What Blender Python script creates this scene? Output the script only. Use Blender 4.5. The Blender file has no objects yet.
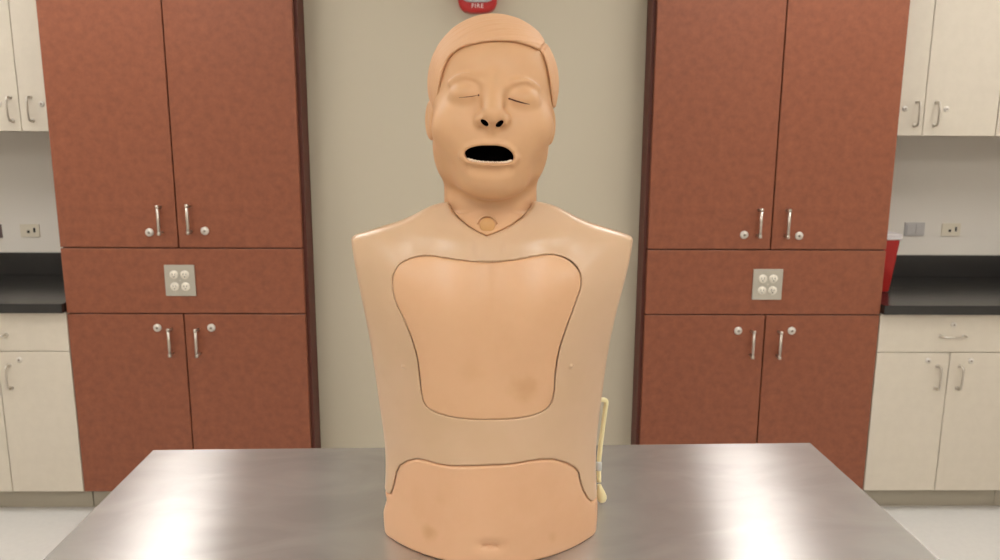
import bpy, bmesh, math, random
import numpy as np
from mathutils import Vector, Matrix

random.seed(4)
rng = np.random.default_rng(4)
SC = bpy.context.scene
COL = SC.collection
PI = math.pi

# ------------------------------------------------------------------ camera
FPX, PITCH, ROLL, YAW, CAMH = 773.86, .1843, .0051, .0142, 1.5046
TABLE_Z = .91


def rz(v, a):
    c, s = math.cos(a), math.sin(a)
    return Vector((v[0]*c - v[1]*s, v[0]*s + v[1]*c, v[2]))


right0 = Vector((1, 0, 0))
up0 = Vector((0, math.sin(PITCH), math.cos(PITCH)))
fwd0 = Vector((0, math.cos(PITCH), -math.sin(PITCH)))
camr = rz(right0*math.cos(ROLL) + up0*math.sin(ROLL), -YAW)
camu = rz(up0*math.cos(ROLL) - right0*math.sin(ROLL), -YAW)
camf = rz(fwd0, -YAW)
cam_data = bpy.data.cameras.new('camera')
cam = bpy.data.objects.new('camera', cam_data)
COL.objects.link(cam)
M = Matrix.Identity(4)
for i in range(3):
    M[i][0], M[i][1], M[i][2] = camr[i], camu[i], -camf[i]
M[2][3] = CAMH
cam.matrix_world = M
cam_data.sensor_width = 36
cam_data.lens = FPX*36/1000
cam_data.clip_start = .05
cam_data.dof.use_dof = True
cam_data.dof.focus_distance = 1.08
cam_data.dof.aperture_fstop = 9.0
SC.camera = cam


def inv(px, py, Y):
    """the point of the picture (px, py) on the vertical plane at distance Y: world x, z"""
    a = (px-500)/FPX
    b = (280-py)/FPX
    d = camr*a + camu*b + camf
    t = Y/d[1]
    return d[0]*t, d[2]*t + CAMH


# ------------------------------------------------------------------ materials
def srgb(r, g, b):
    f = lambda c: (c/12.92 if c <= .04045 else ((c+.055)/1.055)**2.4)
    return (f(r/255), f(g/255), f(b/255), 1)


def mat(name, color, rough=.5, metal=0, spec=.5, coat=0, noise=None, bump=None, emit=None, sss=0):
    """noise = (scale, other colour, low, high, detail); bump = (scale, strength, distance)"""
    m = bpy.data.materials.new(name)
    m.use_nodes = True
    nt = m.node_tree
    b = nt.nodes['Principled BSDF']
    b.inputs['Base Color'].default_value = color
    b.inputs['Roughness'].default_value = rough
    b.inputs['Metallic'].default_value = metal
    b.inputs['Specular IOR Level'].default_value = spec
    b.inputs['Coat Weight'].default_value = coat
    if sss:
        b.inputs['Subsurface Weight'].default_value = sss
        b.inputs['Subsurface Radius'].default_value = (.012, .005, .003)
        b.inputs['Subsurface Scale'].default_value = 1
    if emit:
        b.inputs['Emission Color'].default_value = emit[0]
        b.inputs['Emission Strength'].default_value = emit[1]
    tc = None
    if noise or bump:
        tc = nt.nodes.new('ShaderNodeTexCoord')
    if noise:
        n = nt.nodes.new('ShaderNodeTexNoise')
        n.inputs['Scale'].default_value = noise[0]
        n.inputs['Detail'].default_value = noise[4]
        n.inputs['Roughness'].default_value = .65
        nt.links.new(tc.outputs['Object'], n.inputs['Vector'])
        r = nt.nodes.new('ShaderNodeValToRGB')
        r.color_ramp.elements[0].position = noise[2]
        r.color_ramp.elements[1].position = noise[3]
        r.color_ramp.elements[0].color = color
        r.color_ramp.elements[1].color = noise[1]
        nt.links.new(n.outputs['Fac'], r.inputs['Fac'])
        nt.links.new(r.outputs['Color'], b.inputs['Base Color'])
    if bump:
        n = nt.nodes.new('ShaderNodeTexNoise')
        n.inputs['Scale'].default_value = bump[0]
        n.inputs['Detail'].default_value = 3
        nt.links.new(tc.outputs['Object'], n.inputs['Vector'])
        bp = nt.nodes.new('ShaderNodeBump')
        bp.inputs['Strength'].default_value = bump[1]
        bp.inputs['Distance'].default_value = bump[2]
        nt.links.new(n.outputs['Fac'], bp.inputs['Height'])
        nt.links.new(bp.outputs['Normal'], b.inputs['Normal'])
    return m


M_WALL = mat('beige_wall_paint', srgb(189, 179, 159), .75, bump=(900, .03, .001))
M_ALCOVE = mat('pale_wall_paint', srgb(228, 221, 211), .75, bump=(900, .03, .001))
M_CEIL = mat('ceiling_tile', srgb(225, 222, 212), .9, noise=(160, srgb(205, 202, 192), .45, .7, 4))
M_FLOOR = mat('vinyl_floor', srgb(214, 211, 207), .4, noise=(45, srgb(210, 207, 203), .4, .65, 5))
M_BROWN = mat('reddish_brown_laminate', srgb(124, 70, 49), .42, spec=.4, noise=(32, srgb(146, 85, 59), .3, .7, 9))
M_EDGE = mat('dark_brown_edge', srgb(88, 40, 28), .5)
M_WHITE = mat('cream_laminate', srgb(210, 200, 184), .45, noise=(20, srgb(207, 197, 181), .4, .6, 3))
M_KICK = mat('grey_vinyl_toe_kick', srgb(172, 163, 146), .6)
M_BLACK = mat('black_epoxy_resin', srgb(30, 29, 29), .2, spec=.6, noise=(150, srgb(34, 33, 32), .4, .6, 3))
M_KEY = mat('grey_lock_core', srgb(140, 130, 118), .35, .8)
M_LOCK = mat('satin_lock_metal', srgb(212, 205, 196), .38, .3)
M_NICKEL = mat('brushed_nickel', srgb(205, 198, 188), .3, 1)
M_PLATE = mat('stainless_plate', srgb(188, 182, 170), .45, .6)
M_IVORY = mat('ivory_plastic', srgb(222, 214, 199), .4)
M_JACK = mat('cream_jack_plate', srgb(222, 212, 192), .45)
M_GREYPL = mat('grey_plate', srgb(188, 184, 182), .4, .1)
M_DARK = mat('dark_slot', srgb(30, 26, 24), .6)
M_RED = mat('red_plastic', srgb(176, 22, 22), .35)
M_LENS = mat('clear_strobe_lens', srgb(190, 196, 196), .15)
M_LETTER = mat('white_lettering', srgb(238, 225, 222), .5)
M_SHARPLID = mat('milky_lid', srgb(212, 204, 204), .35)
M_SHARPRED = mat('red_bin_plastic', srgb(165, 24, 20), .35)
M_DIFF = mat('light_diffuser', srgb(240, 240, 235), .5, emit=((1, .988, .955, 1), 11.0))
M_FRAME = mat('white_steel', srgb(225, 225, 220), .5)
M_HEAD = mat('tan_head_skin', srgb(210, 164, 122), .48, spec=.4, noise=(14, srgb(207, 161, 119), .4, .65, 3), sss=.06)
M_HAIR = mat('tan_moulded_hair', srgb(214, 168, 129), .6, spec=.35, bump=(420, .12, .001), sss=.06)
M_SHELL = mat('pinkish_beige_shell', srgb(207, 173, 141), .3, spec=.5, noise=(9, srgb(203, 169, 135), .4, .65, 3), sss=.05)
M_CHEST = mat('peach_chest_skin', srgb(216, 171, 132), .33, spec=.45, noise=(11, srgb(212, 166, 127), .42, .68, 4), sss=.06)
M_BELLY = mat('peach_belly_skin', srgb(218, 172, 135), .45, spec=.4, noise=(10, srgb(214, 167, 129), .42, .68, 4), sss=.06)


def stain(m, spots):
    """brown rubbed marks of their own shape: (centre in the thing's frame, radius, strength, colour)"""
    nt = m.node_tree
    b = nt.nodes['Principled BSDF']
    tc = nt.nodes.new('ShaderNodeTexCoord')
    nz = nt.nodes.new('ShaderNodeTexNoise')
    nz.inputs['Scale'].default_value = 55
    nt.links.new(tc.outputs['Object'], nz.inputs['Vector'])
    for (c, r, k, colour) in spots:
        src = b.inputs['Base Color'].links[0].from_socket
        ds = nt.nodes.new('ShaderNodeVectorMath')
        ds.operation = 'DISTANCE'
        ds.inputs[1].default_value = c
        nt.links.new(tc.outputs['Object'], ds.inputs[0])
        ad = nt.nodes.new('ShaderNodeMath')
        ad.operation = 'MULTIPLY_ADD'
        ad.inputs[1].default_value = r*.9
        nt.links.new(nz.outputs['Fac'], ad.inputs[0])
        nt.links.new(ds.outputs['Value'], ad.inputs[2])
        mr = nt.nodes.new('ShaderNodeMapRange')
        mr.interpolation_type = 'SMOOTHSTEP'
        mr.inputs['From Min'].default_value = r*.5
        mr.inputs['From Max'].default_value = r*1.6
        mr.inputs['To Min'].default_value = k
        mr.inputs['To Max'].default_value = 0
        nt.links.new(ad.outputs['Value'], mr.inputs['Value'])
        mx = nt.nodes.new('ShaderNodeMix')
        mx.data_type = 'RGBA'
        mx.inputs[7].default_value = colour
        nt.links.new(mr.outputs['Result'], mx.inputs[0])
        nt.links.new(src, mx.inputs[6])
        nt.links.new(mx.outputs[2], b.inputs['Base Color'])


M_LIP = mat('pale_gum', srgb(224, 190, 158), .4)
M_TOOTH = mat('cream_teeth', srgb(236, 214, 190), .35)
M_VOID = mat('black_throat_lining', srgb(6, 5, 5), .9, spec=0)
M_SLIT = mat('dark_lash_line', srgb(92, 52, 34), .6)
M_DISC = mat('ochre_disc', srgb(200, 150, 92), .5)
M_TUBE = mat('pale_yellow_rubber', srgb(240, 228, 178), .35)
M_CLIP = mat('clear_grey_connector', srgb(205, 208, 205), .15)


def steel_material():
    m = bpy.data.materials.new('brushed_stainless_steel')
    m.use_nodes = True
    nt = m.node_tree
    b = nt.nodes['Principled BSDF']
    b.inputs['Metallic'].default_value = 1
    b.inputs['Base Color'].default_value = srgb(196, 191, 184)
    tc = nt.nodes.new('ShaderNodeTexCoord')
    n2 = nt.nodes.new('ShaderNodeTexNoise')
    n2.inputs['Scale'].default_value = 5
    n2.inputs['Detail'].default_value = 5
    n2.inputs['Distortion'].default_value = 1.2
    mp2 = nt.nodes.new('ShaderNodeMapping')
    mp2.inputs['Scale'].default_value = (1, 2.2, 1)
    mp2.inputs['Rotation'].default_value = (0, 0, .5)
    nt.links.new(tc.outputs['Object'], mp2.inputs['Vector'])
    nt.links.new(mp2.outputs['Vector'], n2.inputs['Vector'])
    cr = nt.nodes.new('ShaderNodeValToRGB')
    cr.color_ramp.elements[0].position = .35
    cr.color_ramp.elements[1].position = .65
    cr.color_ramp.elements[0].color = srgb(192, 189, 186)
    cr.color_ramp.elements[1].color = srgb(204, 201, 198)
    nt.links.new(n2.outputs['Fac'], cr.inputs['Fac'])
    nt.links.new(cr.outputs['Color'], b.inputs['Base Color'])
    b.inputs['Roughness'].default_value = .26
    b.inputs['Anisotropic'].default_value = 1.0
    tg = nt.nodes.new('ShaderNodeTangent')
    tg.direction_type = 'RADIAL'
    tg.axis = 'Y'
    b.inputs['Anisotropic Rotation'].default_value = .25
    nt.links.new(tg.outputs['Tangent'], b.inputs['Tangent'])
    # worn haze of fine cross scratches: a wider, dimmer sheen mixed over the brushed one
    b2 = nt.nodes.new('ShaderNodeBsdfPrincipled')
    b2.inputs['Metallic'].default_value = 1
    nt.links.new(cr.outputs['Color'], b2.inputs['Base Color'])
    b2.inputs['Roughness'].default_value = .55
    mx = nt.nodes.new('ShaderNodeMixShader')
    mx.inputs[0].default_value = .3
    nt.links.new(b.outputs[0], mx.inputs[1])
    nt.links.new(b2.outputs[0], mx.inputs[2])
    nt.links.new(mx.outputs[0], nt.nodes['Material Output'].inputs['Surface'])
    return m


M_STEEL = steel_material()
M_LEGS = mat('satin_steel_tube', srgb(190, 186, 180), .35, 1)


# ------------------------------------------------------------------ mesh helpers
def obj(name, bm_or_me, m, parent=None, loc=(0, 0, 0), smooth=False):
    if isinstance(bm_or_me, bmesh.types.BMesh):
        me = bpy.data.meshes.new(name)
        bm_or_me.normal_update()
        bm_or_me.to_mesh(me)
        bm_or_me.free()
    else:
        me = bm_or_me
    for mm in (m if isinstance(m, (list, tuple)) else [m]):
        me.materials.append(mm)
    if smooth:
        me.polygons.foreach_set('use_smooth', [True]*len(me.polygons))
    o = bpy.data.objects.new(name, me)
    COL.objects.link(o)
    o.location = loc
    if parent:
        o.parent = parent
    return o


def empty(name, loc, label, cat, group=None, rotz=0):
    o = bpy.data.objects.new(name, None)
    COL.objects.link(o)
    o.location = loc
    o.rotation_euler = (0, 0, rotz)
    o.empty_display_size = .05
    return tag(o, label, cat, group)


def tag(o, label, cat, group=None):
    o['label'] = label
    o['category'] = cat
    if group:
        o['group'] = group
    return o


def structure(o):
    o['kind'] = 'structure'
    return o


def copy_tree(o, parent=None):
    c = o.copy()
    COL.objects.link(c)
    c.parent = parent
    for ch in list(o.children):
        copy_tree(ch, c)
    return c


def box(bm, x0, x1, y0, y1, z0, z1, bev=0, seg=2):
    r = bmesh.ops.create_cube(bm, size=1)
    vs = r['verts']
    bmesh.ops.scale(bm, vec=(x1-x0, y1-y0, z1-z0), verts=vs)
    bmesh.ops.translate(bm, vec=((x0+x1)/2, (y0+y1)/2, (z0+z1)/2), verts=vs)
    if bev:
        es = set()
        for v in vs:
            es.update(v.link_edges)
        bmesh.ops.bevel(bm, geom=list(es), offset=bev, segments=seg, profile=.7, affect='EDGES')
    return bm


def nbox(*a, **k):
    return box(bmesh.new(), *a, **k)


def lathe(bm, prof, axis='y', n=24, at=(0, 0, 0)):
    """prof = [(radius, distance along the axis)], closed at both ends"""
    rings = []
    for (r, h) in prof:
        ring = []
        for i in range(n):
            a = 2*PI*i/n
            c, s = r*math.cos(a), r*math.sin(a)
            p = {'y': (c, h, s), 'z': (c, s, h), 'x': (h, c, s)}[axis]
            ring.append(bm.verts.new((p[0]+at[0], p[1]+at[1], p[2]+at[2])))
        rings.append(ring)
    for a, b in zip(rings, rings[1:]):
        for i in range(n):
            j = (i+1) % n
            f = bm.faces.new((a[i], a[j], b[j], b[i]))
            f.smooth = True
    for ring in (rings[0], rings[-1]):
        try:
            bm.faces.new(ring)
        except ValueError:
            pass
    bmesh.ops.recalc_face_normals(bm, faces=bm.faces)
    return bm


def tube(bm, pts, rad, n=12, caps=True):
    pts = [Vector(p) for p in pts]
    rads = rad if isinstance(rad, (list, tuple)) else [rad]*len(pts)
    rings = []
    prev = None
    for i, p in enumerate(pts):
        t = (pts[min(i+1, len(pts)-1)] - pts[max(i-1, 0)]).normalized()
        if prev is None:
            prev = t.orthogonal().normalized()
        u = (prev - t*prev.dot(t)).normalized()
        prev = u
        v = t.cross(u)
        rings.append([bm.verts.new(p + (u*math.cos(2*PI*k/n) + v*math.sin(2*PI*k/n))*rads[i]) for k in range(n)])
    for a, b in zip(rings, rings[1:]):
        for i in range(n):
            j = (i+1) % n
            f = bm.faces.new((a[i], a[j], b[j], b[i]))
            f.smooth = True
    if caps:
        bm.faces.new(rings[0])
        bm.faces.new(rings[-1])
    bmesh.ops.recalc_face_normals(bm, faces=bm.faces)
    return bm


def smooth_path(ctrl, n=8):
    P = [Vector(c) for c in ctrl]
    P = [P[0]*2-P[1]] + P + [P[-1]*2-P[-2]]
    out = []
    for i in range(1, len(P)-2):
        for k in range(n):
            t = k/n
            a, b, c, d = P[i-1:i+3]
            out.append(.5*((2*b) + (c-a)*t + (2*a-5*b+4*c-d)*t*t + (3*b-a-3*c+d)*t**3))
    out.append(P[-2])
    return out


# ------------------------------------------------------------------ the room
D = 2.9105                     # cabinet fronts
BACK = D + .61
MID = D + .115                 # wall between the two tall cabinets
XL, XR, YF, CEIL = -2.86, 2.76, -4.2, 2.74
LX0, LX1 = -1.6176, -.7066     # left tall cabinet
RX0, RX1 = .6027, 1.519        # right tall cabinet
structure(obj('floor', nbox(XL-.1, XR+.1, YF-.1, BACK+.1, -.1, 0), M_FLOOR))
structure(obj('ceiling', nbox(XL-.1, XR+.1, YF-.1, BACK+.1, CEIL, CEIL+.1), M_CEIL))
structure(obj('wall_back', nbox(XL-.1, XR+.1, BACK, BACK+.1, 0, CEIL), M_ALCOVE))
structure(obj('wall_middle', nbox(LX1+.0135, RX0-.0135, MID, BACK-.001, 0, CEIL), M_WALL))
structure(obj('wall_left', nbox(XL-.1, XL, YF, BACK, 0, CEIL), M_ALCOVE))
structure(obj('wall_right', nbox(XR, XR+.1, YF, BACK, 0, CEIL), M_ALCOVE))
structure(obj('wall_front', nbox(XL-.1, XR+.1, YF-.1, YF, 0, CEIL), M_ALCOVE))


# ------------------------------------------------------------------ cabinet fittings
def lock_bm(r=.0155):
    bm = lathe(bmesh.new(), [(r, 0), (r, -.003), (r*.86, -.0055), (r*.8, -.0065), (0.0005, -.0068)], 'y', 20)
    k = len(bm.faces)
    lathe(bm, [(.0052, -.0062), (.0052, -.0072), (.0004, -.0073)], 'y', 14)
    bm.faces.ensure_lookup_table()
    for f in bm.faces[k:]:
        f.material_index = 1
    return bm


def bar_handle_bm(L=.112):
    bm = tube(bmesh.new(), [(0, -.03, -L/2), (0, -.03, L/2)], .0055, 12)
    for s in (-1, 1):
        tube(bm, [(0, 0, s*(L/2-.008)), (0, -.03, s*(L/2-.008))], .0052, 10)
        lathe(bm, [(.0004, -L/2*0-.0012), (.0058, 0), (.0072, .003), (.0072, .010), (.0058, .012), (.0004, .013)], 'z', 12,
              (0, -.03, s*(L/2-.006)-.006))
    return bm


def wire_pull_bm(L=.092):
    p = smooth_path([(0, 0, -L/2), (0, -.016, -L/2), (0, -.026, -L/2+.010), (0, -.029, 0), (0, -.026, L/2-.010), (0, -.016, L/2), (0, 0, L/2)], 6)
    bm = tube(bmesh.new(), p, .0045, 10)
    for s in (-1, 1):
        lathe(bm, [(.0085, 0), (.0085, -.002), (.006, -.004)], 'y', 12, (0, 0, s*L/2))
    return bm


LOCK_ME, BAR_ME, PULL_ME = [], [], []


def shared(cache, name, fn, m):
    if not cache:
        me = bpy.data.meshes.new(name)
        bm = fn()
        bm.normal_update()
        bm.to_mesh(me)
        bm.free()
        for mm in (m if isinstance(m, tuple) else (m,)):
            me.materials.append(mm)
        cache.append(me)
    return cache[0]


def place(name, me, parent, loc, rot=(0, 0, 0)):
    o = bpy.data.objects.new(name, me)
    COL.objects.link(o)
    o.parent = parent
    o.location = loc
    o.rotation_euler = rot
    return o


def lock(parent, x, z, k=1):
    o = place('lock', shared(LOCK_ME, 'lock', lock_bm, (M_LOCK, M_KEY)), parent, (x, 0, z))
    o.scale = (k, k, k)
    return o


def bar(parent, x, z):
    return place('handle', shared(BAR_ME, 'handle', bar_handle_bm, M_NICKEL), parent, (x, 0, z))


def pull(parent, x, z, horiz=False):
    return place('handle', shared(PULL_ME, 'handle', wire_pull_bm, M_NICKEL), parent, (x, 0, z), (0, PI/2 if horiz else 0, 0))


def door(parent, x0, x1, z0, z1, m, t=.019, name='door'):
    """a slab door whose front lies at local y = 0 and whose origin is its lower left front corner"""
    return obj(name, nbox(0, x1-x0, 0, t, 0, z1-z0, .0015, 1), m, parent, (x0, 0, z0))


Z1, Z2, TOE, TOPZ = 1.0815, .8271, .095, 2.32


def tall_cabinet(x0, x1, split, label, handles, inner):
    """handles: per door (upper left, upper right, lower left, lower right) the picture points of handle and lock"""
    root = empty('tall_cabinet', ((x0+x1)/2, D, 0), label, 'cabinet', 'tall reddish brown cabinets')
    ox = (x0+x1)/2
    w = (x1-x0)/2
    g = .0024
    ext = .012
    a0 = -w - (ext if inner < 0 else 0)
    a1 = w + (ext if inner > 0 else 0)
    bm = nbox(a0, a1, .0215, BACK-D-.003, TOE, TOPZ+.02)
    obj('body', bm, M_EDGE, root)
    obj('toe_kick', nbox(a0+.003, a1-.003, .06, .10, 0, TOE-.0005), M_KICK, root)
    pn = obj('middle_panel', nbox(-w+.001, w-.001, 0, .019, Z2+g, Z1-g, .0015, 1), M_BROWN, root)
    sx = split-ox
    spec = [(-w+.001, sx-g, Z1+g, TOPZ), (sx+g, w-.001, Z1+g, TOPZ), (-w+.001, sx-g, TOE+.002, Z2-g), (sx+g, w-.001, TOE+.002, Z2-g)]
    for (dx0, dx1, dz0, dz1), (hp, lp) in zip(spec, handles):
        d = door(root, dx0, dx1, dz0, dz1, M_BROWN)
        hx, hz = inv(hp[0], hp[1], D-.03)
        lx, lz = inv(lp[0], lp[1], D-.005)
        bar(d, hx-ox-dx0, hz-dz0)
        lock(d, lx-ox-dx0, lz-dz0)
    return root


tall_cabinet(LX0, LX1, -1.1722, 'tall reddish brown laminate cabinet to the left of the manikin', [
    ((158, 220.5), (149, 232.5)), ((187.3, 219.5), (204.5, 231)), ((169, 343), (157, 328)), ((196, 343.5), (211, 328))], 1)
tall_cabinet(RX0, RX1, 1.0725, 'tall reddish brown laminate cabinet to the right of the manikin', [
    ((761, 223.5), (744.5, 235)), ((789, 224), (799.5, 236)), ((753.5, 345), (738.5, 331)), ((780.5, 345.5), (792, 331))], -1)


def quad_outlet(px, py, label):
    x, z = inv(px, py, D-.004)
    root = empty('wall_outlet', (x, D, z), label, 'outlet', 'steel outlets in the tall cabinets')
    obj('plate', nbox(-.057, .057, -.005, 0, -.06, .06, .002, 2), M_PLATE, root)
    for sx in (-.0205, .0205):
        for sz in (-.0235, .0225):
            bm = lathe(bmesh.new(), [(.0165, -.0045), (.0165, -.0075), (.0155, -.0085), (.0005, -.0086)], 'y', 24)
            rc = obj('receptacle', bm, M_IVORY, root, (sx, 0, sz))
            b2 = nbox(-.0062, -.0044, -.0092, -.008, -.002, .006)
            box(b2, .0044, .0062, -.0092, -.008, -.002, .006)
            box(b2, -.002, .002, -.0092, -.008, -.0095, -.0055)
            obj('slot', b2, M_DARK, rc)
    bm = lathe(bmesh.new(), [(.003, -.005), (.003, -.0062), (.0005, -.0066)], 'y', 10)
    obj('screw', bm, M_NICKEL, root)
    return root


quad_outlet(180, 280.5, 'square steel outlet plate with four sockets on the left brown cabinet')
quad_outlet(767.5, 284.5, 'square steel outlet plate with four sockets on the right brown cabinet')


# ------------------------------------------------------------------ cream wall and base cabinets
CW = .605
CT, CTH = .87, .0365           # counter top and thickness
BS = .9724                     # top of the backsplash
WZ = 1.5115                    # bottom of the wall cabinets
WY = D + .28
DRZ = inv(940, 352.5, D)[1]


def base_cabinet(x0, x1, label):
    root = empty('base_cabinet', ((x0+x1)/2, D, 0), label, 'cabinet', 'cream base cabinets under the black counters')
    w = (x1-x0)/2
    zt = CT-CTH-.0008
    obj('body', nbox(-w+.0005, w-.0005, .0205, BACK-D-.003, TOE, zt), M_WHITE, root)
    obj('toe_kick', nbox(-w+.0005, w-.0005, .06, .10, 0, TOE-.0005), M_KICK, root)
    dr = door(root, -w+.0015, w-.0015, DRZ+.0015, zt-.002, M_WHITE, name='drawer')
    h = zt-.002-DRZ
    pull(dr, w-.0015, h*.42, True)
    lock(dr, w-.0015, h*.72, .75)
    for s in (-1, 1):
        a, b = (-w+.0015, -.0015) if s < 0 else (.0015, w-.0015)
        d = door(root, a, b, TOE+.002, DRZ-.0015, M_WHITE)
        hh = DRZ-.0015-TOE-.002
        pull(d, (b-a)-.042 if s < 0 else .042, hh-.099)
        lock(d, (b-a)-.083 if s < 0 else .083, hh-.032, .75)
    return root


def wall_cabinet(x0, x1, split, label):
    root = empty('wall_cabinet', ((x0+x1)/2, WY, WZ), label, 'cabinet', 'cream wall cabinets over the counters')
    w = (x1-x0)/2
    sp = split-(x0+x1)/2
    H = .80
    obj('body', nbox(-w+.0005, w-.0005, .0205, BACK-WY-.001, 0, H), M_WHITE, root)
    for s in (-1, 1):
        a, b = (-w+.0015, sp-.0015) if s < 0 else (sp+.0015, w-.0015)
        d = door(root, a, b, .001, H-.001, M_WHITE)
        pull(d, (b-a)-.032 if s < 0 else .045, .088)
        lock(d, (b-a)-.078 if s < 0 else .088, .108, .75)
    return root


rb = inv(942.5, 420, D)[0]
lb = inv(10.5, 470, D)[0]
base_cabinet(RX1+.001, 2*rb-RX1, 'cream base cabinet under the right counter beside the brown cabinet')
base_cabinet(2*rb-RX1+.001, XR-.001, 'cream base cabinet under the far right end of the counter')
base_cabinet(2*lb-LX0, LX0-.001, 'cream base cabinet under the left counter beside the brown cabinet')
base_cabinet(XL+.001, 2*lb-LX0-.001, 'cream base cabinet under the far left end of the counter')
rw = inv(927.5, 80, WY)[0]
lw = inv(15.5, 70, WY)[0]
WC = .315
wall_cabinet(RX1+.002, rw+WC-.012, rw, 'cream wall cabinet over the right counter, beside the brown cabinet')
wall_cabinet(rw+WC-.011, XR-.001, rw+2*WC-.011, 'cream wall cabinet at the far right edge above the counter')
wall_cabinet(lw-WC, LX0-.002, lw, 'cream wall cabinet over the left counter, beside the brown cabinet')
wall_cabinet(XL+.001, lw-WC-.001, (XL+lw-WC)/2, 'cream wall cabinet at the far left end above the counter')


def counter(x0, x1, side):
    w = (x1-x0)/2
    o = obj('countertop', nbox(-w, w, -.025, BACK-D-.001, -CTH, 0, .003, 2), M_BLACK, None, ((x0+x1)/2, D, CT))
    tag(o, 'black resin countertop over the cream cabinets at the ' + side, 'countertop', 'black lab counters')
    o = obj('backsplash', nbox(-w, w, -.020, 0, 0, BS-CT-.0004, .002, 2), M_BLACK, None, ((x0+x1)/2, BACK-.001, CT+.0004))
    tag(o, 'black resin backsplash strip standing along the wall on the ' + side + ' counter', 'backsplash', 'black backsplashes')


counter(XL+.002, LX0-.0015, 'left')
counter(RX1+.0015, XR-.002, 'right')


def jack_plate(px, py, label, m, kind, w=.043, h=.029):
    x, z = inv(px, py, BACK)
    root = empty('wall_jack' if kind == 'jack' else 'switch_plate', (x, BACK, z), label, 'outlet')
    obj('plate', nbox(-w, w, -.006, 0, -h, h, .002, 2), m, root)
    if kind == 'jack':
        obj('socket', nbox(-.012, -.001, -.0085, -.005, -.011, .001, .001, 1), M_DARK, root)
        obj('socket', nbox(.017, .025, -.0085, -.005, -.008, .013, .001, 1), M_DARK, root)
    else:
        for s in (-1, 1):
            obj('rocker', nbox(s*.021-.0165, s*.021+.0165, -.0095, -.005, -.022, .022, .002, 2), M_GREYPL if m is M_GREYPL else M_DARK, root)
    return root


jack_plate(950.5, 229.5, 'ivory wall jack with two dark holes above the right counter', M_JACK, 'jack')
jack_plate(914, 229, 'grey double wall plate above the right counter beside red bin', M_GREYPL, 'switch', .046, .031)
jack_plate(30.5, 230.5, 'ivory wall jack with two dark holes above the left counter', M_JACK, 'jack')
jack_plate(-8, 231, 'brownish grey wall plate cut by left edge of picture', mat('brown_grey_plate', srgb(120, 100, 96), .4, .3), 'switch', .046, .031)

# red sharps bin on the right counter
bx, _ = inv(883, 288, D+.29)
root = empty('sharps_bin', (bx-.058, D+.29, CT), 'red sharps bin with milky lid on the right counter', 'bin')
bm = bmesh.new()
rings = []
for (z, hw, hd) in ((0, .058, .05), (.004, .061, .053), (.10, .070, .060), (.215, .080, .066), (.22, .080, .066)):
    r = .014
    ring = []
    for (sx, sy, a0) in ((1, 1, 0), (-1, 1, PI/2), (-1, -1, PI), (1, -1, 1.5*PI)):
        for k in range(5):
            a = a0 + PI/2*k/4
            ring.append(bm.verts.new((sx*(hw-r)+r*math.cos(a), sy*(hd-r)+r*math.sin(a), z)))
    rings.append(ring)
for a, b in zip(rings, rings[1:]):
    for i in range(20):
        bm.faces.new((a[i], a[(i+1) % 20], b[(i+1) % 20], b[i]))
bm.faces.new(rings[0])
bm.faces.new(rings[-1])
bmesh.ops.recalc_face_normals(bm, faces=bm.faces)
obj('container', bm, M_SHARPRED, root)
bm = nbox(-.084, .084, -.069, .069, .2205, .245, .006, 3)
box(bm, -.045, .045, -.03, .03, .243, .257, .006, 2)
obj('lid', bm, M_SHARPLID, root)

# red fire strobe on the middle wall
fx, fz = inv(477.5, 12.6, MID-.04)
root = empty('fire_alarm', (fx, MID, fz+.075), 'red fire alarm strobe on the beige wall above the head', 'fire alarm')


def superell(bm, hw, hh, n, y0, y1, bev, N=48):
    rings = []
    for (y, k) in ((y0, 1), (y1+bev, 1), (y1+bev*.3, 1-bev*.3/hw), (y1, 1-bev/hw)):
        ring = []
        for i in range(N):
            a = 2*PI*i/N
            c, s = math.cos(a), math.sin(a)
            ring.append(bm.verts.new((hw*k*math.copysign(abs(c)**(2/n), c), y, hh*k*math.copysign(abs(s)**(2/n), s))))
        rings.append(ring)
    for a, b in zip(rings, rings[1:]):
        for i in range(N):
            bm.faces.new((a[i], a[(i+1) % N], b[(i+1) % N], b[i]))
    bm.faces.new(rings[0])
    bm.faces.new(rings[-1])
    bmesh.ops.recalc_face_normals(bm, faces=bm.faces)
    return bm


obj('housing', superell(bmesh.new(), .073, .075, 3.4, .001, -.045, .010), M_RED, root)
bm = superell(bmesh.new(), .060, .040, 4, -.0445, -.060, .010)
obj('strobe_lens', bm, M_LENS, root, (0, 0, .0))


def lettering(text, size):
    cu = bpy.data.curves.new('lettering', 'FONT')
    cu.body = text
    cu.size = size
    cu.extrude = .0006
    cu.align_x = 'CENTER'
    cu.align_y = 'CENTER'
    cu.space_character = 1.15
    to = bpy.data.objects.new('lettering', cu)
    COL.objects.link(to)
    bpy.context.view_layer.update()
    dg = bpy.context.evaluated_depsgraph_get()
    me = bpy.data.meshes.new_from_object(to.evaluated_get(dg))
    bpy.data.objects.remove(to)
    return me


le = obj('lettering', lettering('FIRE', .022), M_LETTER, root, (0, -.0455, -.0525))
le.rotation_euler = (PI/2, 0, 0)

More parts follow.
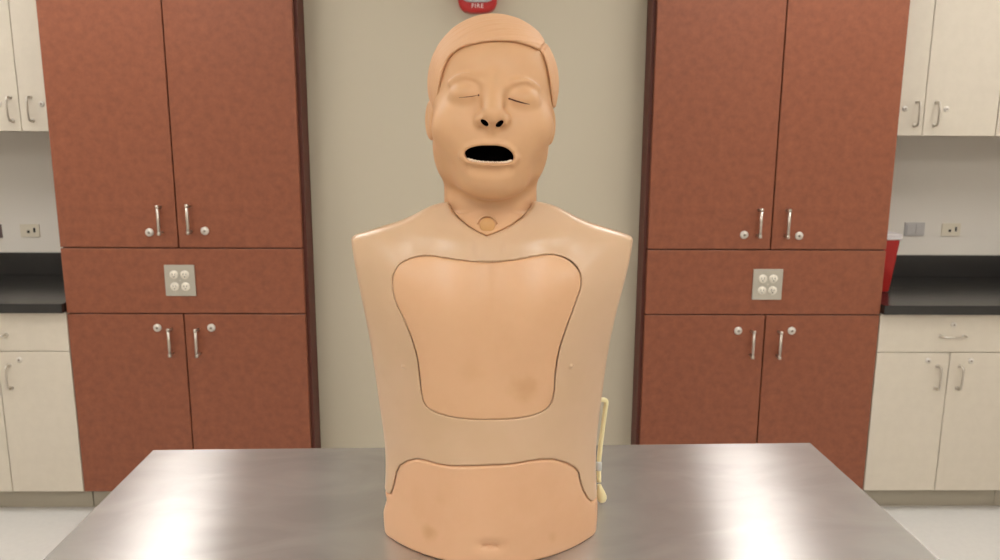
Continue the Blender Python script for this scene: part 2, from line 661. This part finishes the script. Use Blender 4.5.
# ------------------------------------------------------------------ steel table
TX0, TX1, TYB, TROT = -.6443, .638, 1.4238, .0265
TD = .77
tx, ty = (TX0+TX1)/2, TYB
root = empty('steel_table', (tx, ty, 0), 'brushed stainless steel table carrying the manikin', 'table', None, TROT)
hw = (TX1-TX0)/2
bm = nbox(-hw, hw, -TD, 0, TABLE_Z-.035, TABLE_Z, .004, 3)
obj('tabletop', bm, M_STEEL, root)
for sx in (-1, 1):
    for yy in (-TD+.06, -.06):
        bm = tube(bmesh.new(), [(0, 0, .0), (0, 0, .03)], [.017, .017], 16)
        tube(bm, [(0, 0, .03), (0, 0, TABLE_Z-.0352)], .0205, 16)
        obj('leg', bm, M_LEGS, root, (sx*(hw-.06), yy, 0))
obj('undershelf', nbox(-hw+.03, hw-.03, -TD+.03, -.03, .24, .262, .003, 2), M_LEGS, root)

# ------------------------------------------------------------------ ceiling lights
LIGHTS = [(-1.30, 2.12, 'recessed ceiling light whose glow streaks the left side of the steel table'),
          (1.15, 2.12, 'recessed ceiling light whose glow streaks the right side of the steel table'),
          (-2.35, 1.98, 'unseen ceiling light added over the left black counter'),  # this and the next: added out of view to brighten the background
          (2.22, 1.98, 'unseen ceiling light added over the right black counter')]
for xx, yy in ((-1.9, -.5), (-.7, -.5), (.6, -.5), (1.8, -.5), (-1.2, -2.6), (1.1, -2.6)):  # unseen fixtures added behind the camera as even frontal fill
    LIGHTS.append((xx, yy, 'unseen ceiling light added behind the camera for frontal fill'))
proto = None
for (x, y, lab) in LIGHTS:
    if proto is None:
        proto = empty('ceiling_light', (x, y, CEIL), lab, 'ceiling light', 'recessed ceiling lights')
        bm = bmesh.new()
        for (a, b, c, d) in ((-.165, -.14, -.61, .61), (.14, .165, -.61, .61), (-.14, .14, -.61, -.585), (-.14, .14, .585, .61)):
            box(bm, a, b, c, d, -.014, 0)
        obj('frame', bm, M_FRAME, proto)
        obj('diffuser', nbox(-.1395, .1395, -.5845, .5845, -.008, -.0005), M_DIFF, proto)
    else:
        r = copy_tree(proto)
        r.location = (x, y, CEIL)
        r['label'] = lab

# ------------------------------------------------------------------ the manikin
MX, MY = .003, 1.13            # its base on the table


def spline(xs, ys):
    """natural cubic spline through the knots, constant beyond them"""
    xs = np.array(xs, float)
    ys = np.array(ys, float)
    n = len(xs)
    h = np.diff(xs)
    A = np.eye(n)
    r = np.zeros(n)
    for i in range(1, n-1):
        A[i, i-1], A[i, i], A[i, i+1] = h[i-1], 2*(h[i-1]+h[i]), h[i]
        r[i] = 6*((ys[i+1]-ys[i])/h[i] - (ys[i]-ys[i-1])/h[i-1])
    m = np.linalg.solve(A, r)

    def f(x):
        x = np.clip(x, xs[0], xs[-1])
        i = np.clip(np.searchsorted(xs, x)-1, 0, n-2)
        d = x-xs[i]
        e = xs[i+1]-x
        H = h[i]
        return (m[i]*e**3 + m[i+1]*d**3)/(6*H) + (ys[i]/H - m[i]*H/6)*e + (ys[i+1]/H - m[i+1]*H/6)*d
    return f


def smax(a, b, k):
    h = np.maximum(k-np.abs(a-b), 0)/k
    return np.maximum(a, b) + h*h*k*.25


def smin(a, b, k):
    return -smax(-a, -b, k)


def ell(x, y, z, c, r):
    a, b, d = (x-c[0]), (y-c[1]), (z-c[2])
    k0 = np.sqrt((a/r[0])**2 + (b/r[1])**2 + (d/r[2])**2)
    k1 = np.sqrt((a/r[0]**2)**2 + (b/r[1]**2)**2 + (d/r[2]**2)**2) + 1e-9
    return k0*(k0-1)/k1


def cap(x, y, z, p, q, r0, r1=None):
    r1 = r0 if r1 is None else r1
    px, py, pz = x-p[0], y-p[1], z-p[2]
    bx_, by_, bz_ = q[0]-p[0], q[1]-p[1], q[2]-p[2]
    t = np.clip((px*bx_+py*by_+pz*bz_)/(bx_*bx_+by_*by_+bz_*bz_), 0, 1)
    return np.sqrt((px-bx_*t)**2 + (py-by_*t)**2 + (pz-bz_*t)**2) - (r0+(r1-r0)*t)


def poly2(P):
    """signed distance to a closed outline in the x-z plane"""
    P = np.array(P, float)

    def f(x, z):
        x, z = np.broadcast_arrays(x, z)
        sh = x.shape
        x = x.ravel().astype(np.float64)
        z = z.ravel().astype(np.float64)
        d = np.full(x.shape, 1e9)
        s = np.ones(x.shape)
        n = len(P)
        for i in range(n):
            a, b = P[i], P[i-1]
            ex, ez = b-a
            wx, wz = x-a[0], z-a[1]
            t = np.clip((wx*ex+wz*ez)/(ex*ex+ez*ez+1e-12), 0, 1)
            d = np.minimum(d, (wx-ex*t)**2+(wz-ez*t)**2)
            c1 = z >= a[1]
            c2 = z < b[1]
            c3 = ex*wz > ez*wx
            flip = (c1 & c2 & c3) | (~c1 & ~c2 & ~c3)
            s[flip] *= -1
        return (s*np.sqrt(d)).reshape(sh)
    return f


def round_poly(P, n=6):
    """closed smooth curve through the points"""
    P = [np.array(p, float) for p in P]
    m = len(P)
    out = []
    for i in range(m):
        a, b, c, d = P[i-1], P[i], P[(i+1) % m], P[(i+2) % m]
        for k in range(n):
            t = k/n
            out.append(.5*(2*b + (c-a)*t + (2*a-5*b+4*c-d)*t*t + (3*b-a-3*c+d)*t**3))
    return out


def surface_net(F, lo, hi, h):
    n = [int(math.ceil((hi[i]-lo[i])/h))+1 for i in range(3)]
    ax = [lo[i]+h*np.arange(n[i]) for i in range(3)]
    X, Y, Z = ax[0][:, None, None], ax[1][None, :, None], ax[2][None, None, :]
    V = np.empty(n, np.float64)
    step = 24
    for i in range(0, n[0], step):
        V[i:i+step] = F(X[i:i+step], Y, Z)
    S = V < 0
    c = np.zeros([m-1 for m in n], np.int8)
    for a in (0, 1):
        for b in (0, 1):
            for d in (0, 1):
                c += S[a:n[0]-1+a, b:n[1]-1+b, d:n[2]-1+d]
    act = (c > 0) & (c < 8)
    idx = np.argwhere(act)
    N = len(idx)
    num = -np.ones(act.shape, np.int64)
    num[act] = np.arange(N)
    acc = np.zeros((N, 3))
    cnt = np.zeros(N)
    corners = [(a, b, d) for a in (0, 1) for b in (0, 1) for d in (0, 1)]
    for p in corners:
        for axn in range(3):
            if p[axn]:
                continue
            q = list(p)
            q[axn] = 1
            va = V[idx[:, 0]+p[0], idx[:, 1]+p[1], idx[:, 2]+p[2]]
            vb = V[idx[:, 0]+q[0], idx[:, 1]+q[1], idx[:, 2]+q[2]]
            m = (va < 0) != (vb < 0)
            t = np.where(m, va/np.where(m, va-vb, 1), 0)
            pt = np.array(p)[None, :] + t[:, None]*(np.array(q)-np.array(p))[None, :]
            acc[m] += pt[m]
            cnt[m] += 1
    P = np.array(lo)[None, :] + h*(idx + acc/cnt[:, None])
    quads = []
    for axn in range(3):
        u, v = (axn+1) % 3, (axn+2) % 3
        sl0 = [slice(None)]*3
        sl1 = [slice(None)]*3
        sl0[axn] = slice(0, n[axn]-1)
        sl1[axn] = slice(1, n[axn])
        A, B = S[tuple(sl0)], S[tuple(sl1)]
        E = np.argwhere(A != B)
        ok = (E[:, u] > 0) & (E[:, v] > 0) & (E[:, u] < n[u]-1) & (E[:, v] < n[v]-1)
        E = E[ok]
        inside = A[E[:, 0], E[:, 1], E[:, 2]]

        def cell(du, dv):
            Q = E.copy()
            Q[:, u] += du
            Q[:, v] += dv
            return num[Q[:, 0], Q[:, 1], Q[:, 2]]
        q = np.stack([cell(-1, -1), cell(0, -1), cell(0, 0), cell(-1, 0)], 1)
        q[~inside] = q[~inside][:, ::-1]
        quads.append(q)
    Q = np.concatenate(quads)
    e = h*.2

    def grad(P):
        x, y, z = P[:, 0], P[:, 1], P[:, 2]
        return np.stack([F(x+e, y, z)-F(x-e, y, z), F(x, y+e, z)-F(x, y-e, z), F(x, y, z+e)-F(x, y, z-e)], 1)/(2*e)
    for _ in range(2):
        f = F(P[:, 0], P[:, 1], P[:, 2])
        g = grad(P)
        g2 = np.maximum((g*g).sum(1), .05)
        P = P - np.clip(f/g2, -.5*h, .5*h)[:, None]*g
    return P, Q


def net_mesh(name, F, lo, hi, h):
    P, Q = surface_net(F, lo, hi, h)
    me = bpy.data.meshes.new(name)
    me.vertices.add(len(P))
    me.vertices.foreach_set('co', P.astype(np.float32).ravel())
    me.loops.add(Q.size)
    me.loops.foreach_set('vertex_index', Q.astype(np.int32).ravel())
    me.polygons.add(len(Q))
    me.polygons.foreach_set('loop_start', np.arange(0, Q.size, 4, dtype=np.int32))
    me.update(calc_edges=True)
    me.validate()
    me.polygons.foreach_set('use_smooth', [True]*len(me.polygons))
    return me


# --- the torso's own form
w_s = spline([0, .03, .06, .112, .19, .29, .35, .40, .43, .455, .50], [.1610, .1630, .1618, .1602, .1672, .1765, .1842, .1930, .1990, .2040, .213])
cx_s = spline([0, .1, .3, .45], [.000, .0005, .000, .0015])
y0_s = spline([-.02, 0, .02, .06, .13, .20, .28, .36, .41, .445, .48, .55], [-.132, -.1325, -.132, -.130, -.123, -.119, -.121, -.120, -.107, -.087, -.058, -.02])
e_s = spline([0, .06, .13, .30, .45], [.086, .092, .096, .085, .05])
p_s = spline([0, .05, .14, .3], [2.3, 2.4, 2.5, 2.6])
top_s = spline([0, .03, .068, .085, .118, .163, .20, .23], [.512, .509, .5015, .4975, .4815, .4655, .4535, .445])


def front_y(x, z):
    u = np.minimum(np.abs(x-cx_s(z))/w_s(z), 1.35)
    y = y0_s(z) + e_s(z)*u**p_s(z)
    ax = np.abs(x)
    y = y - .005*np.exp(-((ax-.062)/.038)**2 - ((z-.365)/.045)**2)
    y = y + .0035*np.exp(-(x/.018)**2 - ((z-.34)/.09)**2)
    y = y - .0045*np.exp(-((z-.449-.12*ax)/.010)**2)*np.exp(-((ax-.068)/.045)**2)
    y = y + .004*np.exp(-((ax-.105)/.022)**2 - ((z-.437)/.02)**2)
    y = y + .0007*np.exp(-((np.abs(x+.0035)-.0185)/.0022)**2)*np.exp(-((z-.447)/.011)**4)
    return y


def torso(x, y, z):
    xc = x-cx_s(z)
    w = w_s(z)
    ledge = .0048*np.clip((y+.004)/.006, 0, 1)*np.clip((x-.05)/.05, 0, 1)*np.exp(-((z-.26)/.12)**4)
    side = (np.abs(xc)-w-ledge+.0032*np.clip((x-.05)/.05, 0, 1)*np.exp(-((z-.26)/.12)**4))*.9
    u = np.minimum(np.abs(xc)/w, 1.35)
    front = (front_y(x, z)-y)*.72
    back = y-(.088-.035*u*u)
    top = (z-(top_s(np.abs(x-.003)) - 2.6*(y+.030)**2))*.85
    d = smax(front, side, .007)
    d = smax(d, back, .03)
    d = smax(d, top, .007)
    d = smax(d, -z, .005)
    # the nick in the left flank where shell and belly meet
    return smax(d, .013-np.sqrt((x+.1725)**2 + (z-.0505)**2), .010)


def lift(pts, off=0):
    """outline points of the picture carried onto the torso's front"""
    out = []
    for (px, py) in pts:
        Y = MY-.1
        for _ in range(12):
            X, Z = inv(px, py, Y)
            Y = MY + float(np.minimum(front_y(np.float64(X-MX), np.float64(Z-TABLE_Z)), .03)) + off
        out.append((X-MX, Z-TABLE_Z))
    return out


P_CHEST = round_poly(lift([(490, 262.5), (465, 261), (448, 258.5), (430, 256.2), (415, 257.5), (402, 263), (394.5, 272), (392.5, 284), (395.5, 301), (404, 320),
                           (412, 339), (417.5, 358), (420.2, 380), (422, 395), (426, 406), (437, 413), (460, 418.5), (490, 420), (517, 418.5),
                           (539, 413.5), (550, 405), (554, 392), (555, 375), (558.5, 352), (566, 328), (575, 304), (580.5, 288),
                           (580.5, 276), (575, 266), (565, 258.5), (552, 255), (538, 256), (515, 260)]), 5)
P_ARCH = lift([(391.0, 494), (393.5, 486), (395.2, 478), (396.5, 472), (400, 465.5), (407, 461.5), (416, 459), (426, 460.5), (437, 464), (450, 466),
               (470, 466.2), (490, 465.3), (510, 464.4), (525, 461.8), (540, 459.4), (553, 459.3), (565, 462.5), (574, 467), (579, 473),
               (580.5, 481), (583.2, 490), (587, 497.5), (591, 501.5)])
P_ARCH = [(-.3, P_ARCH[0][1]-.003), (P_ARCH[0][0]-.004, P_ARCH[0][1]-.003)] + P_ARCH + [(P_ARCH[-1][0]+.004, P_ARCH[-1][1]-.002), (.3, P_ARCH[-1][1]-.002), (.3, -.2), (-.3, -.2)]
P_COLLAR = lift([(487, 237), (478, 232.8), (468, 226.8), (458, 218.5), (451, 210), (447.2, 202)])
P_COLLAR = P_COLLAR + [(-.064, .56), (.068, .56)] + lift([(535.5, 200), (530.5, 209), (522, 218.5), (512, 225.5), (500, 231.5)])
f_chest, f_arch, f_collar = poly2(P_CHEST), poly2(P_ARCH), poly2(P_COLLAR)


def neck(x, y, z):
    c = .028 - .025*np.clip((.55-z)/.09, 0, 1.2)
    q = np.sqrt(((x+.0015)/.0680)**2 + ((y-c)/.068)**2)
    return smax((q-1)*.064, np.maximum(.405-z, z-.60), .004)


MARKS = [(p[0], float(front_y(np.float64(p[0]), np.float64(p[1]))), p[1]) for p in lift([(404.5, 366.5), (570.5, 366.5)])]


def seam(x, z):
    q = 1.0*np.exp(-((x-.113)/.028)**2 - ((z-.425)/.022)**2)
    q = q + .9*np.exp(-((x-.100)/.022)**2 - ((z-.305)/.060)**2)
    q = q + .75*np.exp(-((x+.100)/.022)**2 - ((z-.285)/.055)**2)
    return .00025 + .0011*np.minimum(q, 1)


def shell(x, y, z):
    d = torso(x, y, z)
    # pocket that takes the chest skin
    pocket = np.maximum(np.maximum(f_chest(x, z)-seam(x, z), y+.01), -d-.010)
    out = smax(d, -pocket, .0012)
    # arch over the belly skin
    out = smax(out, -f_arch(x, z), .003)
    # collar for the neck
    cut = np.minimum(np.maximum(f_collar(x, z), y-.03), neck(x, y, z)-.0016)
    out = smax(out, -cut, .004)
    # two small moulded marks at the flanks
    for (mx, my_, mz) in MARKS:
        out = smin(out, ell(x, y, z, (mx, my_+.0006, mz), (.0055, .0022, .0022)), .002)
    return out


def chest_skin(x, y, z):
    d = torso(x, y, z)
    bulge = .0006
    a = smax(d-bulge, f_chest(x, z)+.0001, .003)
    return np.maximum(np.maximum(a, y+.012), -d-.0095)


NAV = lift([(490, 548)])[0]


def belly_skin(x, y, z):
    d = torso(x, y, z)
    a = smax(d, f_arch(x, z)+.0010, .004)
    yb = front_y(np.float64(NAV[0]), np.float64(NAV[1]))
    nav = ell(x, y, z, (NAV[0], yb-.001, NAV[1]), (.0085, .009, .0014))
    a = smax(a, -nav, .003)
    dim = ell(x, y, z, (NAV[0]+.0, yb-.006, NAV[1]+.002), (.018, .0070, .006))
    return smax(a, -dim, .012)




def on_front(px, py):
    p = lift([(px, py)])[0]
    return (p[0], float(front_y(np.float64(p[0]), np.float64(p[1]))), p[1])


STAIN = srgb(186, 138, 90)
stain(M_CHEST, [(on_front(524, 388), .026, .42, STAIN), (on_front(470, 372), .020, .15, STAIN)])
stain(M_BELLY, [(on_front(429, 533), .017, .45, STAIN), (on_front(553, 537), .010, .25, STAIN), (on_front(440, 500), .012, .12, STAIN)])
man = empty('medical_manikin', (MX, MY, TABLE_Z), 'peach plastic medical training manikin torso with open mouth on steel table', 'manikin')
LO, HI = (-.225, -.15, -.006), (.23, .105, .53)
obj('torso_shell', net_mesh('torso_shell', shell, LO, HI, .0021), M_SHELL, man)
obj('chest_skin', net_mesh('chest_skin', chest_skin, (-.145, -.15, .18), (.14, 0, .46), .0018), M_CHEST, man)
obj('belly_skin', net_mesh('belly_skin', belly_skin, (-.19, -.15, -.008), (.19, .105, .165), .0020), M_BELLY, man)


# --- head and neck
def skull(x, y, z):
    return ell(x, y, z, (.003, .012, .667), (.0895, .103, .0905))


def lift_on(F, pts, y1=.04):
    """outline points of the picture carried onto the first surface of F seen from the front"""
    out = []
    for (px, py) in pts:
        Y = MY-.15
        for _ in range(400):
            X, Z = inv(px, py, Y)
            v = float(F(np.float64(X-MX), np.float64(Y-MY), np.float64(Z-TABLE_Z)))
            if v < .0002 or Y > MY+y1:
                break
            Y += max(v*.6, .0004)
        out.append((X-MX, Y-MY, Z-TABLE_Z))
    return out


EYE_L, EYE_R = (-.0335, -.0795, .6465), (.0400, -.0795, .6405)


def head_base(x, y, z):
    d = skull(x, y, z)
    d = smin(d, ell(x, y, z, (-.0008, -.024, .596), (.0798, .080, .087)), .03)
    for s in (-1, 1):
        d = smin(d, ell(x, y, z, (-.0025+s*.0435, -.004, .563), (.029, .042, .040)), .03)    # jaw corner
    d = smin(d, ell(x, y, z, (.001, -.072, .534), (.043, .029, .023)), .030)          # chin
    d = smin(d, ell(x, y, z, (0, -.082, .574), (.044, .0255, .034)), .026)            # mouth mound
    for s in (-1, 1):
        d = smin(d, ell(x, y, z, (.002+s*.048, -.066, .606), (.031, .028, .028)), .028)   # cheek
    # eye sockets, then lids
    for e, s in ((EYE_L, -1), (EYE_R, 1)):
        d = smax(d, -ell(x, y, z, (e[0]-s*.004, -.113, e[2]+.004), (.022, .0155, .0115)), .020)
    for e, s in ((EYE_L, -1), (EYE_R, 1)):
        bz = e[2]+.0225
        B = [(-.020, -.0920, -.0050), (-.012, -.0915, -.0005), (-.003, -.0900, .0022), (.006, -.0865, .0022), (.014, -.0810, -.0010), (.021, -.0745, -.0062)]
        br = 1.0
        for p, q in zip(B, B[1:]):
            br = np.minimum(br, cap(x, y, z, (e[0]+s*p[0], p[1]+.0015, bz+p[2]), (e[0]+s*q[0], q[1]+.0015, bz+q[2]), .0030))
        d = smin(d, br, .009)
        d = smin(d, ell(x, y, z, (e[0], e[1], e[2]+.0015), (.0215, .0180, .0145)), .010)
    # nose
    d = smin(d, cap(x, y, z, (.002, -.088, .661), (.0008, -.1195, .6225), .0100, .0128), .018)
    for s in (-1, 1):
        d = smin(d, ell(x, y, z, (.0008+s*.0138, -.108, .6150), (.0088, .0125, .0085)), .008)
    d = smin(d, cap(x, y, z, (.0008, -.121, .613), (.0005, -.106, .600), .0045, .005), .008)
    return d


MOUTH = round_poly([(x, z) for x, y, z in lift_on(head_base, [(465.5, 154), (467.5, 150.5), (473, 148), (481, 146.6), (490, 146.4), (499, 146.8), (506, 149),
                                                             (511.5, 153.5), (513, 158.5), (509.5, 161.6), (500, 162.3), (490, 162), (478, 161.2), (469, 159.4)])], 4)
f_mouth = poly2(MOUTH)
LIP_UP = lift_on(head_base, [(462.5, 155), (466, 148.5), (474, 145.4), (482, 143.9), (490, 144.6), (498, 144.2), (507, 146.3), (513, 151.5), (515.5, 158)])
LIP_LO = lift_on(head_base, [(463.5, 157), (469, 162.2), (478, 164.6), (490, 165.6), (502, 165.6), (511, 164.2), (515.5, 159)])
CREASE = lift_on(head_base, [(470, 169.5), (479, 171.8), (490, 172.6), (501, 172), (509, 170)])
NOS = [(-.0094, .6112), (.0098, .6102)]


def head(x, y, z):
    d = head_base(x, y, z)
    for L, r in ((LIP_UP, .0008), (LIP_LO, .0038)):
        li = 1.0
        for p, q in zip(L, L[1:]):
            li = np.minimum(li, cap(x, y, z, (p[0], p[1]+.0012, p[2]), (q[0], q[1]+.0012, q[2]), r))
        d = smin(d, li, .008)
    li = 1.0
    for p, q in zip(CREASE, CREASE[1:]):
        li = np.minimum(li, cap(x, y, z, (p[0], p[1]-.0052, p[2]), (q[0], q[1]-.0052, q[2]), .0066))
    d = smax(d, -li, .008)
    # mouth and nostrils
    d = smax(d, -np.maximum(f_mouth(x, z)-.0012, y+.058), .003)
    for (nx, nz) in NOS:
        s = 1 if nx > 0 else -1
        zz = nz + s*.45*(x-nx)
        d = smax(d, -ell(x, y, z-(zz-nz), (nx, -.112, nz), (.0054, .018, .0035)), .0025)
    # ears
    for s, cx, cz in ((-1, -.0860, .6170), (1, .0825, .6110)):
        ear = ell(x-s*.20*(y-.01), y, z+.18*(y-.01), (cx, .012, cz), (.0095, .019, .029))
        ear = smax(ear, -ell(x, y, z, (cx+s*.009, -.002, cz+.003), (.0050, .012, .019)), .004)
        d = smin(d, ear, .0035)
    d = smin(d, neck(x, y, z), .014)
    skirt = np.maximum(smax(torso(x, y, z)+.0012, f_collar(x, z)+.0011, .003), np.maximum(y-.0, z-.487))
    return smin(d, skirt, .007)


obj('head', net_mesh('head', head, (-.125, -.15, .40), (.13, .13, .775), .00165), M_HEAD, man)

WPX = smooth_path([(438, 118, 0), (438.5, 100, 0), (440.3, 85, 0), (444, 69, 0), (450.5, 56.5, 0), (461, 48.3, 0), (475, 43.9, 0), (490, 41.7, 0), (503, 41.3, 0), (515, 42.3, 0),
                   (527, 45.3, 0), (536, 49.2, 0), (541.5, 53.5, 0), (545.3, 62, 0), (548.5, 76, 0), (550.5, 92, 0), (552, 118, 0)], 4)
WIN = [(x, z) for x, y, z in lift_on(skull, [(p[0], p[1]) for p in WPX])]
WIN = WIN + [(.082, .40), (-.078, .40)]
f_win = poly2(WIN)
PART = lift_on(lambda x, y, z: skull(x, y, z)-.004, [(540.5, 51.5), (543.5, 47.5), (547, 43)])
PART = [(p[0], p[1], p[2]) for p in PART]
PART.append((PART[-1][0]-.002, .03, PART[-1][2]+.012))
PART.append((PART[-1][0]-.006, .07, PART[-1][2]-.008))


def hair(x, y, z):
    thick = .0052
    d = skull(x, y, z)
    # strands combed across from the parting, and down at the sides
    wob = .35*np.sin(41*x+19*y) + .3*np.sin(23*x-60*z)
    sw = np.sin(560*(z - .32*x + .5*y) + 4*wob)*(.6+.4*np.sin(130*x+70*z)) + .6*np.sin(1030*(z - .36*x + .5*y) + 7*wob)
    sv = np.sin(560*(y + .3*z) + 4*wob)*(.6+.4*np.sin(90*z)) + .6*np.sin(1100*(y+.25*z)+5*wob)
    top = np.clip((z-.69)/.02, 0, 1)
    d = d-thick - .0003*(sw*top+sv*(1-top))
    # the hair right of the parting lies lower
    low = np.clip((x-(.0745-.25*(z-.70)))/.006, 0, 1)
    d = d + .0018*low*np.clip((z-.62)/.02, 0, 1)
    for p, q in zip(PART, PART[1:]):
        d = smax(d, -(cap(x, y, z, p, q, .0022)), .004)
    win = np.maximum(f_win(x, z), y-.0)
    d = smax(d, -win, .0045)
    zl = np.interp(y, [-.06, -.02, -.004, .006, .030, .040, .12], [.628, .628, .634, .648, .645, .575, .555])
    d = smax(d, (zl-z)*.8, .004)
    return d


obj('hair', net_mesh('hair', hair, (-.115, -.12, .54), (.12, .13, .785), .0016), M_HAIR, man)

# black lining of the mouth and of the nostrils
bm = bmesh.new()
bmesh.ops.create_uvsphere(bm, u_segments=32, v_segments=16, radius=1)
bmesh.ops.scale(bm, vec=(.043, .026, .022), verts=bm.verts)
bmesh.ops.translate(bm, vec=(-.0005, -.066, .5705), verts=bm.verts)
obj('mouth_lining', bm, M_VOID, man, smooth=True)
for (nx, nz) in NOS:
    bm = bmesh.new()
    bmesh.ops.create_uvsphere(bm, u_segments=20, v_segments=12, radius=1)
    bmesh.ops.scale(bm, vec=(.0066, .012, .0050), verts=bm.verts)
    s = 1 if nx > 0 else -1
    bmesh.ops.rotate(bm, cent=(0, 0, 0), matrix=Matrix.Rotation(-s*.42, 3, 'Y'), verts=bm.verts)
    obj('nostril_lining', bm, M_VOID, man, (nx, -.1045, nz), smooth=True)

# lower teeth, a row of little moulded beads
bm = bmesh.new()
row = smooth_path([(p[0]*.93, p[1]+.005, p[2]+.0035) for p in lift_on(head_base, [(465.5, 162.0), (472, 163.6), (480, 164.8), (490, 165.4), (500, 165.6), (508, 165.1), (512.5, 163.6)])], 4)
for i, p in enumerate(row):
    r = bmesh.ops.create_uvsphere(bm, u_segments=10, v_segments=8, radius=1)
    bmesh.ops.scale(bm, vec=(.0019, .0026, .0016+.0006*(i % 2)), verts=r['verts'])
    bmesh.ops.translate(bm, vec=p, verts=r['verts'])
obj('lower_teeth', bm, M_TOOTH, man, smooth=True)

# closed lids: the lash line of each eye
for pts, r0 in (([(459, 97.6), (466, 97.0), (472, 96.3), (476, 95.6), (478.6, 95.2)], .00035), ([(509.3, 98.6), (514, 100.2), (520, 102.0), (526, 103.6), (529.5, 104.3)], .00075)):
    P = lift_on(head, pts)
    path = smooth_path(P, 5)
    n = len(path)
    rr = [r0*(.55+.9*math.sin(PI*min(1, .15+i/n))) for i in range(n)]
    bm = tube(bmesh.new(), path, rr, 8)
    k = bmesh.ops.create_uvsphere(bm, u_segments=8, v_segments=6, radius=.0013)
    end = P[-1] if pts[0][0] < 480 else P[0]
    bmesh.ops.translate(bm, vec=end, verts=k['verts'])
    obj('eyelid_line', bm, M_SLIT, man, smooth=True)

# throat disc with its raised ring
C = lift_on(head, [(487.3, 225.5)])[0]
bm = lathe(bmesh.new(), [(.0085, .006), (.0085, -.0008), (.0078, -.0014), (.0003, -.0016)], 'y', 28)
disc = obj('throat_disc', bm, M_DISC, man, (C[0], C[1]-.0008, C[2]))
disc.rotation_euler = (-.27, 0, 0)
disc.scale = (1.22, 1.22, 1.22)
ring = []
for k in range(17):
    a = PI*(.04+.92*k/16)
    ring.append((.0112*math.cos(a), -.0002+.0012*abs(math.cos(a))**2, .0005+.0108*math.sin(a)))
obj('raised_ring', tube(bmesh.new(), ring, .0011, 8), M_HEAD, disc)


# yellow inflation tube and bulb behind the right side
def wp(px, py, Y):
    X, Z = inv(px, py, Y)
    return (X-MX, Y-MY, Z-TABLE_Z)


pts = [wp(592, 399.5, 1.17), wp(600, 399.6, 1.17), wp(604.6, 400.0, 1.172), wp(606.2, 402.2, 1.175), wp(605.2, 410, 1.18), wp(603.2, 425, 1.186),
       wp(601.2, 440, 1.185), wp(599.8, 452, 1.183), wp(598.8, 464, 1.18), wp(598.8, 474, 1.178), wp(599, 482, 1.176)]
t = obj('inflation_tube', tube(bmesh.new(), smooth_path(pts, 5), .0038, 12), M_TUBE, man)
c = wp(598.8, 466, 1.179)
bm = lathe(bmesh.new(), [(.0035, -.008), (.005, -.006), (.005, .006), (.0035, .008)], 'z', 14)
obj('connector', bm, M_CLIP, t, c)
c = wp(601.2, 494.5, 1.172)
bm = lathe(bmesh.new(), [(.0005, -.0135), (.005, -.0125), (.0078, -.008), (.0082, -.003), (.0068, .004), (.0045, .012), (.003, .018)], 'z', 18)
b = obj('squeeze_bulb', bm, M_TUBE, t, c)
b.rotation_euler = (0, -.22, 0)

# ------------------------------------------------------------------ world and colour management
w = bpy.data.worlds.new('world')
SC.world = w
w.use_nodes = True
w.node_tree.nodes['Background'].inputs['Color'].default_value = (.05, .05, .05, 1)
SC.view_settings.view_transform = 'Standard'
SC.view_settings.look = 'None'
SC.view_settings.gamma = 1
SC.view_settings.use_curve_mapping = False
SC.view_settings.exposure = 0.45
